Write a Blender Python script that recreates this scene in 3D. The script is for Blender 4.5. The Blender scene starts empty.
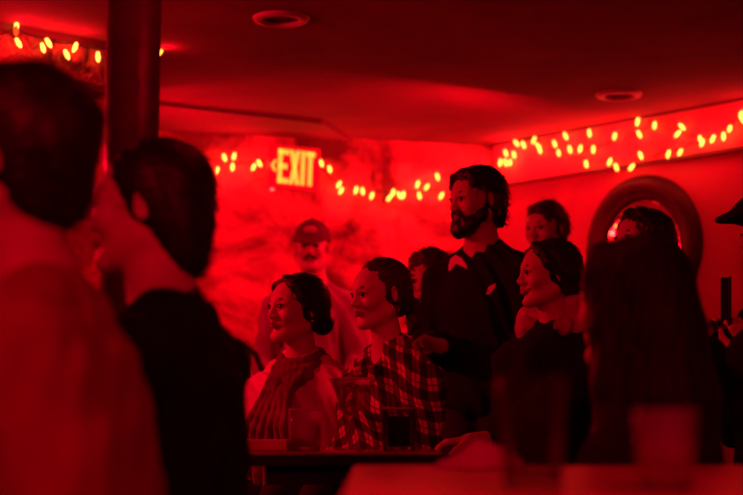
import bpy, math, random
import numpy as np
from mathutils import Vector, Matrix, Euler
random.seed(4); rng = np.random.RandomState(3)
C = bpy.context.scene.collection
PI = math.pi
F = np.float32
# ------------------------------------------------------------------ camera maths
CH = 0.83; PITCH = math.radians(6.54); FPX = 1500.0
def ray(px, py):
    u = (px-371.5)/FPX; v = (247.5-py)/FPX
    return Vector((u, math.cos(PITCH)-v*math.sin(PITCH), math.sin(PITCH)+v*math.cos(PITCH)))
CAM = Vector((0, 0, CH))
def at(px, py, Y):
    r = ray(px, py); return CAM + r*(Y/r.y)
# ------------------------------------------------------------------ materials
def mat(name, col, rough=0.6, metal=0.0, spec=0.4, noise=0, nscale=8, bump=0, bscale=40, emit=None, estr=0,
        trans=0, ior=1.45, sheen=0, col2=None, sss=0):
    m = bpy.data.materials.new(name); m.use_nodes = True
    nt = m.node_tree; b = nt.nodes['Principled BSDF']; L = nt.links
    b.inputs['Base Color'].default_value = (*col, 1); b.inputs['Roughness'].default_value = rough
    b.inputs['Metallic'].default_value = metal; b.inputs['Specular IOR Level'].default_value = spec
    b.inputs['IOR'].default_value = ior
    if trans: b.inputs['Transmission Weight'].default_value = trans
    if sheen: b.inputs['Sheen Weight'].default_value = sheen
    if sss:
        b.inputs['Subsurface Weight'].default_value = sss; b.inputs['Subsurface Radius'].default_value = (.02, .008, .004)
        b.inputs['Subsurface Scale'].default_value = .4
    if emit:
        b.inputs['Emission Color'].default_value = (*emit, 1); b.inputs['Emission Strength'].default_value = estr
    tc = nt.nodes.new('ShaderNodeTexCoord')
    if noise or col2:
        n = nt.nodes.new('ShaderNodeTexNoise'); n.inputs['Scale'].default_value = nscale; n.inputs['Detail'].default_value = 6
        n.inputs['Roughness'].default_value = .62
        L.new(tc.outputs['Object'], n.inputs['Vector'])
        r = nt.nodes.new('ShaderNodeValToRGB'); r.color_ramp.elements[0].position = .38; r.color_ramp.elements[1].position = .64
        c2 = col2 or tuple(c*(1-noise) for c in col)
        r.color_ramp.elements[0].color = (*c2, 1); r.color_ramp.elements[1].color = (*col, 1)
        L.new(n.outputs['Fac'], r.inputs['Fac']); L.new(r.outputs['Color'], b.inputs['Base Color'])
    if bump:
        n2 = nt.nodes.new('ShaderNodeTexNoise'); n2.inputs['Scale'].default_value = bscale; n2.inputs['Detail'].default_value = 5
        L.new(tc.outputs['Object'], n2.inputs['Vector'])
        bp = nt.nodes.new('ShaderNodeBump'); bp.inputs['Strength'].default_value = bump; bp.inputs['Distance'].default_value = .02
        L.new(n2.outputs['Fac'], bp.inputs['Height']); L.new(bp.outputs['Normal'], b.inputs['Normal'])
    return m
def plaid(name):
    m = bpy.data.materials.new(name); m.use_nodes = True
    nt = m.node_tree; b = nt.nodes['Principled BSDF']; L = nt.links
    b.inputs['Roughness'].default_value = .85
    tc = nt.nodes.new('ShaderNodeTexCoord'); sp = nt.nodes.new('ShaderNodeSeparateXYZ')
    nz = nt.nodes.new('ShaderNodeTexNoise'); nz.inputs['Scale'].default_value = 5
    mx = nt.nodes.new('ShaderNodeVectorMath'); mx.operation = 'SCALE'; mx.inputs['Scale'].default_value = .05
    ad = nt.nodes.new('ShaderNodeVectorMath'); ad.operation = 'ADD'
    L.new(tc.outputs['Object'], nz.inputs['Vector']); L.new(nz.outputs['Color'], mx.inputs[0])
    L.new(tc.outputs['Object'], ad.inputs[0]); L.new(mx.outputs[0], ad.inputs[1]); L.new(ad.outputs[0], sp.inputs[0])
    def M(op, a, bb=None):
        n = nt.nodes.new('ShaderNodeMath'); n.operation = op
        for i, v in enumerate((a, bb)):
            if v is None: continue
            if isinstance(v, (int, float)): n.inputs[i].default_value = v
            else: L.new(v, n.inputs[i])
        return n.outputs[0]
    def stripe(s, per, w, off=0.0):
        fr = M('FRACT', M('MULTIPLY', M('ADD', s, 10+off), 1/per)); return M('LESS_THAN', fr, w)
    h = M('ADD', M('ADD', sp.outputs['X'], M('MULTIPLY', sp.outputs['Y'], .9)), M('MULTIPLY', sp.outputs['Z'], .22))
    zz = M('ADD', sp.outputs['Z'], M('MULTIPLY', M('ABSOLUTE', sp.outputs['X']), .45))
    a = stripe(zz, .070, .50); c = stripe(h, .070, .50)
    a2 = stripe(zz, .070, .07, .022); c2 = stripe(h, .070, .07, .022)
    dark = M('MULTIPLY', M('ADD', a, c), .5)
    r = nt.nodes.new('ShaderNodeValToRGB'); e = r.color_ramp.elements
    e[0].position = 0; e[0].color = (.62, .4, .36, 1); e[1].position = 1; e[1].color = (.012, .01, .015, 1)
    e2 = r.color_ramp.elements.new(.5); e2.color = (.10, .03, .04, 1)
    L.new(dark, r.inputs[0])
    mix = nt.nodes.new('ShaderNodeMixRGB'); mix.inputs[2].default_value = (.02, .01, .02, 1)
    L.new(M('MULTIPLY', M('MAXIMUM', a2, c2), .7), mix.inputs[0]); L.new(r.outputs[0], mix.inputs[1])
    L.new(mix.outputs[0], b.inputs['Base Color'])
    return m
SKIN = mat('skin', (.50, .32, .26), .5, spec=.4, sss=.12, bump=.04, bscale=90)
SKIN2 = mat('skin_fair', (.60, .42, .35), .48, spec=.4, sss=.12, bump=.04, bscale=90)
LIP = mat('lip', (.36, .14, .13), .4)
EYEW = mat('eye_white', (.22, .2, .19), .15); IRIS = mat('iris', (.015, .01, .01), .08)
HAIR_D = mat('hair_dark', (.016, .01, .009), .45, spec=.45, noise=.5, nscale=30)
HAIR_B = mat('hair_brown', (.06, .03, .02), .45, spec=.4, noise=.5, nscale=30)
HAIR_D2 = mat('hair_dark_brown', (.014, .007, .009), .6, spec=.22, noise=.5, nscale=30)
HAIR_M = mat('hair_mid', (.13, .07, .045), .45, spec=.4, noise=.6, nscale=25)
M_TEE = mat('red_tee', (.32, .10, .10), .9, noise=.2, bump=.15, bscale=25)
M_BLACK = mat('black_cloth', (.012, .010, .013), .95, spec=.12, bump=.2, bscale=30)
M_BLACK2 = mat('charcoal_cloth', (.02, .016, .024), .95, spec=.12, bump=.2, bscale=30)
M_JACK = mat('pale_jacket', (.80, .66, .6), .85, bump=.3, bscale=22, noise=.12)
M_SCARF = mat('scarf_weave', (.26, .17, .17), .95, col2=(.12, .07, .08), nscale=9, bump=.4, bscale=60)
M_PLAID = plaid('plaid_flannel')
M_GREY = mat('grey_shirt', (.35, .3, .3), .9, noise=.25, bump=.2, bscale=25)
M_HOOD = mat('pale_fleece', (.5, .38, .36), .95, noise=.2, bump=.3, bscale=40)
M_CAP = mat('cap_twill', (.10, .06, .06), .9, bump=.2, bscale=90)
M_PATCH = mat('pale_print', (.7, .6, .58), .9)
M_JEANS = mat('dark_denim', (.02, .022, .04), .9, bump=.2, bscale=60)
M_SHOE = mat('shoe_leather', (.02, .015, .015), .5)
M_METAL = mat('earring_metal', (.8, .75, .7), .25, metal=1)
M_PHONE = mat('phone_black', (.01, .01, .012), .25)
M_WALL = None
# ------------------------------------------------------------------ mesh helpers
def tag(o, label=None, cat=None, group=None, kind=None):
    if label: o['label'] = label
    if cat: o['category'] = cat
    if group: o['group'] = group
    if kind: o['kind'] = kind
    return o
def mk(name, V, Fc, m, parent=None, smooth=True, loc=None):
    me = bpy.data.meshes.new(name); me.from_pydata([tuple(v) for v in V], [], Fc); me.update()
    for mm in (m if isinstance(m, (list, tuple)) else [m]): me.materials.append(mm)
    if smooth: me.polygons.foreach_set('use_smooth', [True]*len(me.polygons))
    o = bpy.data.objects.new(name, me); C.objects.link(o)
    if parent: o.parent = parent
    if loc is not None: o.location = loc
    return o
def empty(name, loc, rz=0):
    o = bpy.data.objects.new(name, None); C.objects.link(o); o.location = loc; o.rotation_euler = (0, 0, rz)
    o.empty_display_size = .05; return o
class MB:
    def __init__(s): s.V = []; s.F = []; s.mi = []
    def add(s, V, Fc, mi=0):
        n = len(s.V); s.V += [Vector(v) for v in V]; s.F += [[i+n for i in f] for f in Fc]; s.mi += [mi]*len(Fc); return s
    def box(s, a, b, mi=0, M=None):
        x0, y0, z0 = a; x1, y1, z1 = b
        V = [Vector(v) for v in ((x0,y0,z0),(x1,y0,z0),(x1,y1,z0),(x0,y1,z0),(x0,y0,z1),(x1,y0,z1),(x1,y1,z1),(x0,y1,z1))]
        if M: V = [M @ v for v in V]
        return s.add(V, [(3,2,1,0),(4,5,6,7),(0,1,5,4),(1,2,6,5),(2,3,7,6),(3,0,4,7)], mi)
    def prism(s, pts, z0, z1, mi=0, M=None):
        n = len(pts); V = [Vector((x, y, z0)) for x, y in pts]+[Vector((x, y, z1)) for x, y in pts]
        if M: V = [M @ v for v in V]
        return s.add(V, [list(range(n))[::-1], list(range(n, 2*n))]+[[i, (i+1)%n, n+(i+1)%n, n+i] for i in range(n)], mi)
    def lathe(s, prof, n=40, mi=0, M=None, closed=False):
        V = []; Fc = []
        for r, z in prof:
            for k in range(n):
                a = 2*PI*k/n; V.append(Vector((r*math.cos(a), r*math.sin(a), z)))
        m = len(prof)
        for i in range(m if closed else m-1):
            j = (i+1) % m
            for k in range(n):
                k2 = (k+1) % n; Fc.append((i*n+k, i*n+k2, j*n+k2, j*n+k))
        if not closed:
            if prof[0][0] > 1e-6: Fc.append(tuple(range(n))[::-1])
            if prof[-1][0] > 1e-6: Fc.append(tuple((m-1)*n+k for k in range(n)))
        if M: V = [M @ v for v in V]
        return s.add(V, Fc, mi)
    def tube(s, pts, r, n=8, mi=0):
        pts = [Vector(p) for p in pts]; V = []; Fc = []
        for i, p in enumerate(pts):
            t = (pts[min(i+1, len(pts)-1)]-pts[max(i-1, 0)]).normalized()
            u = t.cross(Vector((0, 0, 1)) if abs(t.z) < .9 else Vector((1, 0, 0))).normalized(); w = t.cross(u)
            rr = r[i] if isinstance(r, (list, tuple)) else r
            for k in range(n):
                a = 2*PI*k/n; V.append(p+(u*math.cos(a)+w*math.sin(a))*rr)
        for i in range(len(pts)-1):
            for k in range(n):
                k2 = (k+1) % n; Fc.append((i*n+k, i*n+k2, (i+1)*n+k2, (i+1)*n+k))
        Fc.append(tuple(range(n))[::-1]); Fc.append(tuple((len(pts)-1)*n+k for k in range(n)))
        return s.add(V, Fc, mi)
    def build(s, name, m, parent=None, smooth=False, bevel=0):
        o = mk(name, s.V, s.F, m, parent, smooth)
        if any(s.mi): o.data.polygons.foreach_set('material_index', s.mi)
        if bevel:
            b = o.modifiers.new('b', 'BEVEL'); b.width = bevel; b.segments = 2; b.limit_method = 'ANGLE'
        return o
# ------------------------------------------------------------------ implicit surfaces
def axis(lo, hi, coarse, fines):
    out = [lo]; x = lo
    while x < hi:
        h = coarse
        for a, b, f in fines:
            if a <= x < b: h = min(h, f)
            elif x < a and x+h > a and f < h: h = max(f, min(h, a-x))
        x += h; out.append(x)
    return np.array(out, dtype=F)
def Rm(yaw=0, pitch=0, roll=0): return np.array(Euler((pitch, roll, yaw)).to_matrix(), dtype=F)
ID = (np.eye(3, dtype=F), np.zeros(3, dtype=F))
class Field:
    def __init__(s, lo, hi, coarse, fines=()):
        s.ax = [axis(lo[i], hi[i], coarse, [(f[0][i], f[1][i], f[2]) for f in fines]) for i in range(3)]
        s.D = np.full([len(a) for a in s.ax], 1.0, dtype=F)
    def _sub(s, lo, hi):
        sl = []
        for i in range(3):
            a = max(0, int(np.searchsorted(s.ax[i], lo[i]))-1); b = min(len(s.ax[i]), int(np.searchsorted(s.ax[i], hi[i]))+2)
            if b <= a: return None
            sl.append(slice(a, b))
        return tuple(sl)
    def _loc(s, sl, fr):
        R, t = fr
        x = s.ax[0][sl[0]][:, None, None]-t[0]; y = s.ax[1][sl[1]][None, :, None]-t[1]; z = s.ax[2][sl[2]][None, None, :]-t[2]
        return [R[0, i]*x+R[1, i]*y+R[2, i]*z for i in range(3)]      # R^T (p-t)
    def _comb(s, sl, d, op, k):
        D = s.D[sl]
        if op == 'u':
            h = np.maximum(k-np.abs(D-d), 0)/k if k else 0
            s.D[sl] = np.minimum(D, d)-h*h*k*.25 if k else np.minimum(D, d)
        elif op == 's':
            d = -d
            h = np.maximum(k-np.abs(D-d), 0)/k if k else 0
            s.D[sl] = np.maximum(D, d)+h*h*k*.25 if k else np.maximum(D, d)
        elif op == 'i': s.D[sl] = np.maximum(D, d)
    def ell(s, c, r, k=.01, op='u', fr=ID, rot=None):
        c = np.array(c, dtype=F); r = np.array(r, dtype=F)
        R, t = fr; cw = R @ c + t; Rr = R if rot is None else R @ rot
        m = float(max(r))+k+.012
        sl = s._sub(cw-m, cw+m)
        if sl is None: return s
        X, Y, Z = s._loc(sl, (Rr, cw))
        q = np.sqrt((X/r[0])**2+(Y/r[1])**2+(Z/r[2])**2)+1e-6; g = np.sqrt((X/r[0]**2)**2+(Y/r[1]**2)**2+(Z/r[2]**2)**2)+1e-6
        s._comb(sl, q*(q-1)/g, op, k); return s
    def cone(s, a, b, r1, r2=None, k=.01, op='u', fr=ID):
        r2 = r1 if r2 is None else r2
        R, t = fr; a = R @ np.array(a, dtype=F)+t; b = R @ np.array(b, dtype=F)+t
        m = max(r1, r2)+k+.012
        sl = s._sub(np.minimum(a, b)-m, np.maximum(a, b)+m)
        if sl is None: return s
        x = s.ax[0][sl[0]][:, None, None]-a[0]; y = s.ax[1][sl[1]][None, :, None]-a[1]; z = s.ax[2][sl[2]][None, None, :]-a[2]
        ab = b-a; L = float(ab @ ab)+1e-12
        h = np.clip((x*ab[0]+y*ab[1]+z*ab[2])/L, 0, 1)
        d = np.sqrt((x-h*ab[0])**2+(y-h*ab[1])**2+(z-h*ab[2])**2)-(r1+(r2-r1)*h)
        s._comb(sl, d, op, k); return s
    def chain(s, pts, rs, k=.012, op='u', fr=ID):
        for i in range(len(pts)-1): s.cone(pts[i], pts[i+1], rs[i], rs[i+1], k, op, fr)
        return s
    def half(s, fn, k=0):                      # intersect with fn(X,Y,Z) <= 0
        X = s.ax[0][:, None, None]; Y = s.ax[1][None, :, None]; Z = s.ax[2][None, None, :]
        s.D = np.maximum(s.D, fn(X, Y, Z)).astype(F); return s
    def disp(s, fn, fr=ID):
        sl = (slice(None),)*3; X, Y, Z = s._loc(sl, fr)
        m = np.abs(s.D) < .05
        s.D = (s.D+np.where(m, fn(X, Y, Z), 0)).astype(F); return s
    def mesh(s):
        D = s.D; ax = s.ax; ins = D < 0
        n = D.shape; cnt = np.zeros([k-1 for k in n], dtype=np.int8)
        for i in (0, 1):
            for j in (0, 1):
                for k in (0, 1): cnt += ins[i:n[0]-1+i, j:n[1]-1+j, k:n[2]-1+k]
        I, J, K = np.nonzero((cnt > 0) & (cnt < 8))
        if len(I) == 0: return np.zeros((0, 3)), []
        idx = np.full(cnt.shape, -1, dtype=np.int32); idx[I, J, K] = np.arange(len(I))
        P = np.zeros((len(I), 3)); W = np.zeros(len(I))
        cs = [(a, b, c) for a in (0, 1) for b in (0, 1) for c in (0, 1)]
        for a in cs:
            for d in range(3):
                if a[d]: continue
                b = list(a); b[d] = 1
                da = D[I+a[0], J+a[1], K+a[2]]; db = D[I+b[0], J+b[1], K+b[2]]
                m = (da < 0) != (db < 0); t = np.where(m, da/(da-db+1e-12), 0)
                pa = np.stack([ax[0][I+a[0]], ax[1][J+a[1]], ax[2][K+a[2]]], 1); pb = np.stack([ax[0][I+b[0]], ax[1][J+b[1]], ax[2][K+b[2]]], 1)
                P += np.where(m[:, None], pa+(pb-pa)*t[:, None], 0); W += m
        P /= W[:, None]
        Q = []
        for d in range(3):
            e = [0, 0, 0]; e[d] = 1
            A = ins[:n[0]-e[0], :n[1]-e[1], :n[2]-e[2]]; B = ins[e[0]:, e[1]:, e[2]:]
            o1, o2 = [(1, 2), (2, 0), (0, 1)][d]
            i3 = list(np.nonzero(A != B))
            ok = (i3[o1] > 0) & (i3[o2] > 0) & (i3[o1] < n[o1]-1) & (i3[o2] < n[o2]-1)
            i3 = [q[ok] for q in i3]; s1 = A[tuple(i3)]
            def g(u, v):
                q = [q.copy() for q in i3]; q[o1] -= u; q[o2] -= v; return idx[tuple(q)]
            q = np.stack([g(1, 1), g(0, 1), g(0, 0), g(1, 0)], 1)
            q[~s1] = q[~s1][:, ::-1]; Q.append(q)
        Q = np.concatenate(Q); Q = Q[(Q >= 0).all(1)]
        return P, Q
    def build(s, name, m, parent=None, matfn=None):
        P, Q = s.mesh()
        me = bpy.data.meshes.new(name)
        me.vertices.add(len(P)); me.vertices.foreach_set('co', P.astype(F).ravel())
        me.loops.add(len(Q)*4); me.loops.foreach_set('vertex_index', Q.astype(np.int32).ravel())
        me.polygons.add(len(Q)); me.polygons.foreach_set('loop_start', np.arange(len(Q), dtype=np.int32)*4)
        for mm in (m if isinstance(m, (list, tuple)) else [m]): me.materials.append(mm)
        if matfn is not None:
            me.polygons.foreach_set('material_index', matfn(P[Q].mean(1)).astype(np.int32))
        me.polygons.foreach_set('use_smooth', np.ones(len(Q), dtype=bool))
        me.update(calc_edges=True); me.validate()
        o = bpy.data.objects.new(name, me); C.objects.link(o)
        if parent: o.parent = parent
        return o
# ------------------------------------------------------------------ people
def v3(*a): return np.array(a, dtype=F)
def head_prims(f, fr, fem=False, smile=0, infl=0):
    g = .97 if fem else 1.0
    jw = .044 if fem else .052
    f.ell((0, .022, .032), (.073, .092, .083), .01, fr=fr)
    f.ell((0, -.024, .022), (.061 if fem else .064, .067, .066), .03, fr=fr)
    f.ell((0, -.028, -.035), (.050 if fem else .054, .058, .070), .03, fr=fr)
    for s in (-1, 1):
        f.cone((s*jw, .008, -.058), (s*.020, -.066, -.098), .019, .015, .03, fr=fr)
        f.ell((s*.040, -.060, -.026), (.022, .022, .024), .022, fr=fr)
        f.cone((s*.012, -.083, .020), (s*.045, -.066, .020), .010, .008, .016, fr=fr)
    f.ell((0, -.074, -.100), (.019, .016, .015), .022, fr=fr)
    for s in (-1, 1):
        f.ell((s*.031, -.098, .001), (.021, .022, .0145), .012, 's', fr=fr)
        f.cone((s*.020, -.100, -.022), (s*.034, -.098, -.052), .006, .010, .014, 's', fr=fr)
    f.cone((0, -.086, .012), (0, -.1015, -.026), .0065, .0090, .014, fr=fr)
    f.ell((0, -.1035, -.029), (.0100, .0095, .0085), .008, fr=fr)
    for s in (-1, 1):
        f.ell((s*.0125, -.096, -.033), (.0075, .010, .0075), .005, fr=fr)
        f.ell((s*.0065, -.099, -.0400), (.0035, .005, .003), .003, 's', fr=fr)
        f.ell((s*.031, -.0765, .000), (.0135, .0125, .0120), .003, fr=fr)
        f.cone((s*.020, -.0875, .0075), (s*.043, -.080, .0065), .0045, .0035, .005, fr=fr)
        f.cone((s*.021, -.0865, -.008), (s*.042, -.0795, -.008), .0035, .003, .006, fr=fr)
    f.cone((0, -.094, -.040), (0, -.093, -.052), .006, .006, .01, fr=fr)
    w = .021+.006*smile; up = .006*smile
    for s in (-1, 1):
        f.cone((0, -.0955, -.056), (s*w, -.080, -.059+up), .0058, .0028, .006, fr=fr)
        f.cone((0, -.0935, -.068), (s*w*.85, -.080, -.063+up), .0068, .003, .006, fr=fr)
    f.cone((0, -.103, -.0615), (w*.8, -.090, -.0615+up*.8), .0018, .0012, .003, 's', fr=fr)
    f.cone((0, -.103, -.0615), (-w*.8, -.090, -.0615+up*.8), .0018, .0012, .003, 's', fr=fr)
    f.ell((0, -.093, -.081), (.02, .007, .005), .01, 's', fr=fr)
    for s in (-1, 1):
        rot = Rm(yaw=s*.35, pitch=.15)
        f.ell((s*.078, .014, -.006), (.0065, .016, .028), .006, fr=fr, rot=rot)
        f.ell((s*.085, .009, -.002), (.0055, .009, .018), .004, 's', fr=fr, rot=rot)
def hand_prims(f, w, d, n, side, curl=(.3, .5, .4), spread=.06, sc=1.0, grip=0):
    d = d/np.linalg.norm(d); n = n-d*(n @ d); n = n/np.linalg.norm(n); s = np.cross(n, d)*side
    r = .0085*sc
    for i, (o, L) in enumerate(((.026, .072), (.009, .080), (-.009, .075), (-.026, .058))):
        L *= sc; k0 = w+d*.085*sc*(1-.03*i)+s*o*sc
        f.cone(w+s*o*.55*sc+d*.01, k0, .013*sc, .0105*sc, .012)
        p = k0; a = 0; dd = d+s*spread*(o/.026)
        for j, (fr_, cu) in enumerate(zip((.45, .3, .25), curl)):
            a += cu*(1+.12*i); q = p+(dd*math.cos(a)+n*math.sin(a))*L*fr_
            f.cone(p, q, r*(1-.08*j), r*(.92-.08*j), .002 if j else .006); p = q
    b = w+d*.02*sc+s*.022*sc; t1 = b+(d*.7+s*.7+n*.25)*.038*sc; t2 = t1+(d*.85+s*.25+n*.45)*.032*sc; t3 = t2+(d*.8-s*.15*(1+grip)+n*.55)*.026*sc
    f.chain([b, t1, t2, t3], [.014*sc, .0115*sc, .0098*sc, .008*sc], .006)
def person(px, py, Y, psi, label, fem=False, seated=True, head=(0, 0, 0), hoff=(0, 0, 0), skin=SKIN, skinm=None, top=M_BLACK, sleeve=1.0, pants=M_JEANS,
           arms=None, hands=None, smile=0, seat=None, fine=.0035, hair=None, wide=1.0, tuck=0.0, lean=0.0, vneck=0, hem=0, fold=1.0, group=None, bulk=.014, loose=0, topname='shirt', scale=1.0):
    """px,py = where the photo shows the point between the eyes; psi = turn of the body from facing the camera to facing left"""
    P = at(px, py, Y); E = P.z/scale
    R0 = Rm(yaw=-math.radians(psi)); floorp = Vector((P.x, P.y, 0))
    hf = (Rm(*[math.radians(a) for a in (-head[0], head[1], head[2])]), v3(hoff[0], hoff[1], E+hoff[2]))
    z = lambda d: E+d
    sw = (.150 if fem else .175)*wide
    ch = .9 if fem else 1.0
    hy = lean                                   # how far the hips sit behind the head
    def yy(d): return .045+hy*min(1, max(0, (-d-.2)/.5))
    seat = (E-.76) if seat is None else seat
    if arms is None: arms = {}
    A = {}
    for s, nm in ((-1, 'R'), (1, 'L')):
        sh = v3(s*(sw+.012), yy(-.29), z(-.315 if fem else -.295))
        if nm in arms: el, wr = [v3(*q) for q in arms[nm]]
        else:
            el = sh+v3(s*(.05-tuck), -.03, -.27); wr = el+v3(-s*(.06-tuck*.6), -.21, .0 if seated else -.12)
        A[nm] = (sh, el, wr)
    if seated:
        hz = seat+.128; hip = lambda s: v3(s*.085, yy(-.66), hz); kn = lambda s: v3(s*.11, yy(-.66)-.40, seat+.075); an = lambda s: v3(s*.11, yy(-.66)-.40+.03, .09)
    else:
        hz = z(-.70); hip = lambda s: v3(s*.085, yy(-.66), z(-.74)); kn = lambda s: v3(s*.10, yy(-.66)-.02, z(-.74)*.53); an = lambda s: v3(s*.105, yy(-.66)+.02, .09)
    def torso(f, i, neck=True):
        if neck:
            nr = .047 if fem else .058
            f.cone((hf[1][0]*.6, .018+hf[1][1]*.7, z(-.070)+hoff[2]*.5), (0, .045, z(-.205)), nr, nr+.010, .03)
        for s in (-1, 1):
            f.cone((s*.02, .055, z(-.200)), (s*sw, yy(-.28), z(-.305 if fem else -.285)), .045*ch+i, .052*ch+i, .045)
        f.ell((0, yy(-.36), z(-.365)), (.158*wide*ch+i, .108*ch+i, .175), .04)
        if fem:
            for s in (-1, 1): f.ell((s*.065, yy(-.42)-.075, z(-.40)), (.055+i, .05+i, .055), .04)
        mid = (-.385+(hz-E))/2
        f.ell((0, yy(mid), z(mid)), (.128*wide+i*1.6, .096+i*1.6, .17), .05)
        f.ell((0, yy(-.66), hz), (.155+i, .118+i, .125), .05)
    def arm(f, nm, i, frac=1.0, k=.03):
        sh, el, wr = A[nm]; q = .88 if fem else 1
        f.cone(sh, sh+(el-sh)*min(1, frac*2), .052*q+i, (.050+(-.010)*min(1, frac*2))*q+i, k)
        if frac > .5:
            w2 = el+(wr-el)*(frac-.5)*2; f.cone(el, w2, .040*q+i, (.040-.012*(frac-.5)*2)*q+i, .02)
    def legs(f, i, k=.03):
        for s in (-1, 1): f.chain([hip(s), kn(s), an(s)], [.082+i, .058+i, .040+i], k)
    xs = [p[0] for nm in A for p in A[nm]]; ys = [p[1] for nm in A for p in A[nm]]; zs = [p[2] for nm in A for p in A[nm]]
    lo = [min(-.3, min(xs)-.2), min(-.60 if seated else -.24, min(ys)-.2, ), 0]; hi = [max(.3, max(xs)+.2), max(.28, hy+.24, max(ys)+.12), E+.16]
    hc = hf[1]
    fines = [(hc-v3(.10, .125, .14), hc+v3(.10, .10, .10), fine)]
    hands = hands or {}
    for nm in hands:
        w = A[nm][2]; fines.append((w-v3(.11, .11, .11), w+v3(.11, .11, .11), .005))
    f = Field(lo, hi, .016, fines)
    torso(f, 0); legs(f, 0)
    for nm in ('R', 'L'):
        arm(f, nm, 0); sh, el, wr = A[nm]; h = hands.get(nm)
        if h: hand_prims(f, wr, v3(*h['d']), v3(*h['n']), h.get('side', 1 if nm == 'R' else -1), h.get('curl', (.3, .5, .4)), sc=(.9 if fem else 1.02), grip=h.get('grip', 0))
        else:
            d = wr-el; hand_prims(f, wr, d, v3(0, 0, -1) if seated else v3(-1 if nm == 'L' else 1, 0, 0), 1 if nm == 'R' else -1, sc=(.9 if fem else 1.02))
    head_prims(f, hf, fem, smile)
    Rh, th = hf
    def mf(c):
        q = (c-th) @ Rh; m = np.zeros(len(c))
        lip = (np.abs(q[:, 0]) < .027) & (q[:, 1] < -.081) & (q[:, 2] > -.0755) & (q[:, 2] < -.0505+.15*np.abs(q[:, 0])*smile)
        lip &= (np.abs(q[:, 2]+.0625-.006*smile*np.abs(q[:, 0])/.02) < .0095*(1-(np.abs(q[:, 0])/.027)**2))
        m[lip] = 1; return m
    body = f.build('person', [skin, LIP], None, mf)
    body.location = floorp; body.scale = (scale,)*3; body.rotation_euler = (0, 0, -math.radians(psi)); tag(body, label, 'person', group)
    del f
    # eyes and brows
    for s in (-1, 1):
        V = []; Fc = []; mi = []; n = 14; r = .0122
        for i in range(9):
            for k in range(n):
                a = PI*i/16; b = 2*PI*k/n; V.append((r*math.sin(a)*math.cos(b), -r*math.cos(a), r*math.sin(a)*math.sin(b)))
        for i in range(8):
            for k in range(n):
                Fc.append((i*n+k, i*n+(k+1) % n, (i+1)*n+(k+1) % n, (i+1)*n+k)); mi.append(1 if i < 4 else 0)
        e = mk('eye', V, Fc, [EYEW, IRIS], body); e.data.polygons.foreach_set('material_index', mi)
        e.matrix_local = Matrix.Translation(Vector(Rh @ v3(s*.031, -.0783, -.0005)+th)) @ Matrix([list(map(float, q)) for q in Rh]).to_4x4()
    for s in (-1, 1):
        fb = Field(hc-v3(.09, .13, .05), hc+v3(.09, .09, .07), .003)
        fb.chain([(s*.014, -.0905, .021), (s*.032, -.086, .026), (s*.050, -.068, .020)], [.0030, .0036, .0018], .003, fr=hf)
        fb.build('eyebrow', hair[1] if hair else HAIR_D, body)
        fb = Field(hc-v3(.09, .13, .05), hc+v3(.09, .09, .07), .0026)
        fb.chain([(s*.017, -.0880, .002), (s*.025, -.0925, .0075), (s*.037, -.0905, .0075), (s*.046, -.0800, .002)], [.0018, .0026, .0028, .0020], .002, fr=hf)
        fb.build('eyelashes', HAIR_D, body)
    # garment
    if top:
        f = Field(lo, hi, .009 if fine < .005 else .012)
        torso(f, bulk, False)
        for nm in ('R', 'L'): arm(f, nm, bulk+.004+loose, sleeve, .03)
        def fo(X, Y_, Z):
            return fold*(.0045*np.sin(38*Z+22*X+9*np.sin(14*Y_+6*X))*np.cos(19*X-13*Y_+5*Z)+.003*np.sin(70*X+35*Z+6*np.sin(20*Y_)))
        if vneck: f.cone((0, -.045, z(-.20)), (0, -.135, z(-.20-vneck)), .045, .012, .01, 's')
        if hem: f.cone((0, yy(-.66), hz), (0, yy(-.66), hz-hem), .17, .21, .05)
        f.disp(fo)
        if seated: f.half(lambda X, Y_, Z: (seat+.02)-Z+0*X+0*Y_)
        else: f.half(lambda X, Y_, Z: (hz-.10-hem)-Z+0*X+0*Y_)
        f.build(topname, top, body)
    f = Field([-.32, lo[1], .0], [.32, hi[1], hz+.15], .014)
    legs(f, .012); f.ell((0, yy(-.66), hz), (.163, .126, .125), .03)
    f.half(lambda X, Y_, Z: .07-Z+0*X+0*Y_); f.half(lambda X, Y_, Z: Z-(hz+.06)+0*X+0*Y_)
    f.build('trousers', pants, body)
    for s in (-1, 1):
        a = an(s); f = Field(a-v3(.08, .24, .1), a+v3(.08, .1, .08), .01)
        f.cone(a+v3(0, .01, -.04), a+v3(0, -.15, -.052), .045, .036, .02).cone(a, a+v3(0, 0, .03), .045, .045, .02)
        f.half(lambda X, Y_, Z: .004-Z+0*X+0*Y_); f.build('shoe', M_SHOE, body)
    info = dict(body=body, hf=hf, A=A, E=E, z=z, yy=yy, seat=seat, sw=sw, torso=torso, arm=arm, lo=lo, hi=hi, floor=floorp, psi=psi, scale=scale)
    if hair: make_hair(info, *hair)
    if seated: make_stool(info)
    return info
def loc_of(px, Y, psi, w, py=269, sc=1):
    p = at(px, py, Y); d = np.array([w.x-p.x, w.y-p.y, w.z], dtype=F)
    return tuple(float(q)/sc for q in (Rm(yaw=-math.radians(psi)).T @ d))
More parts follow.
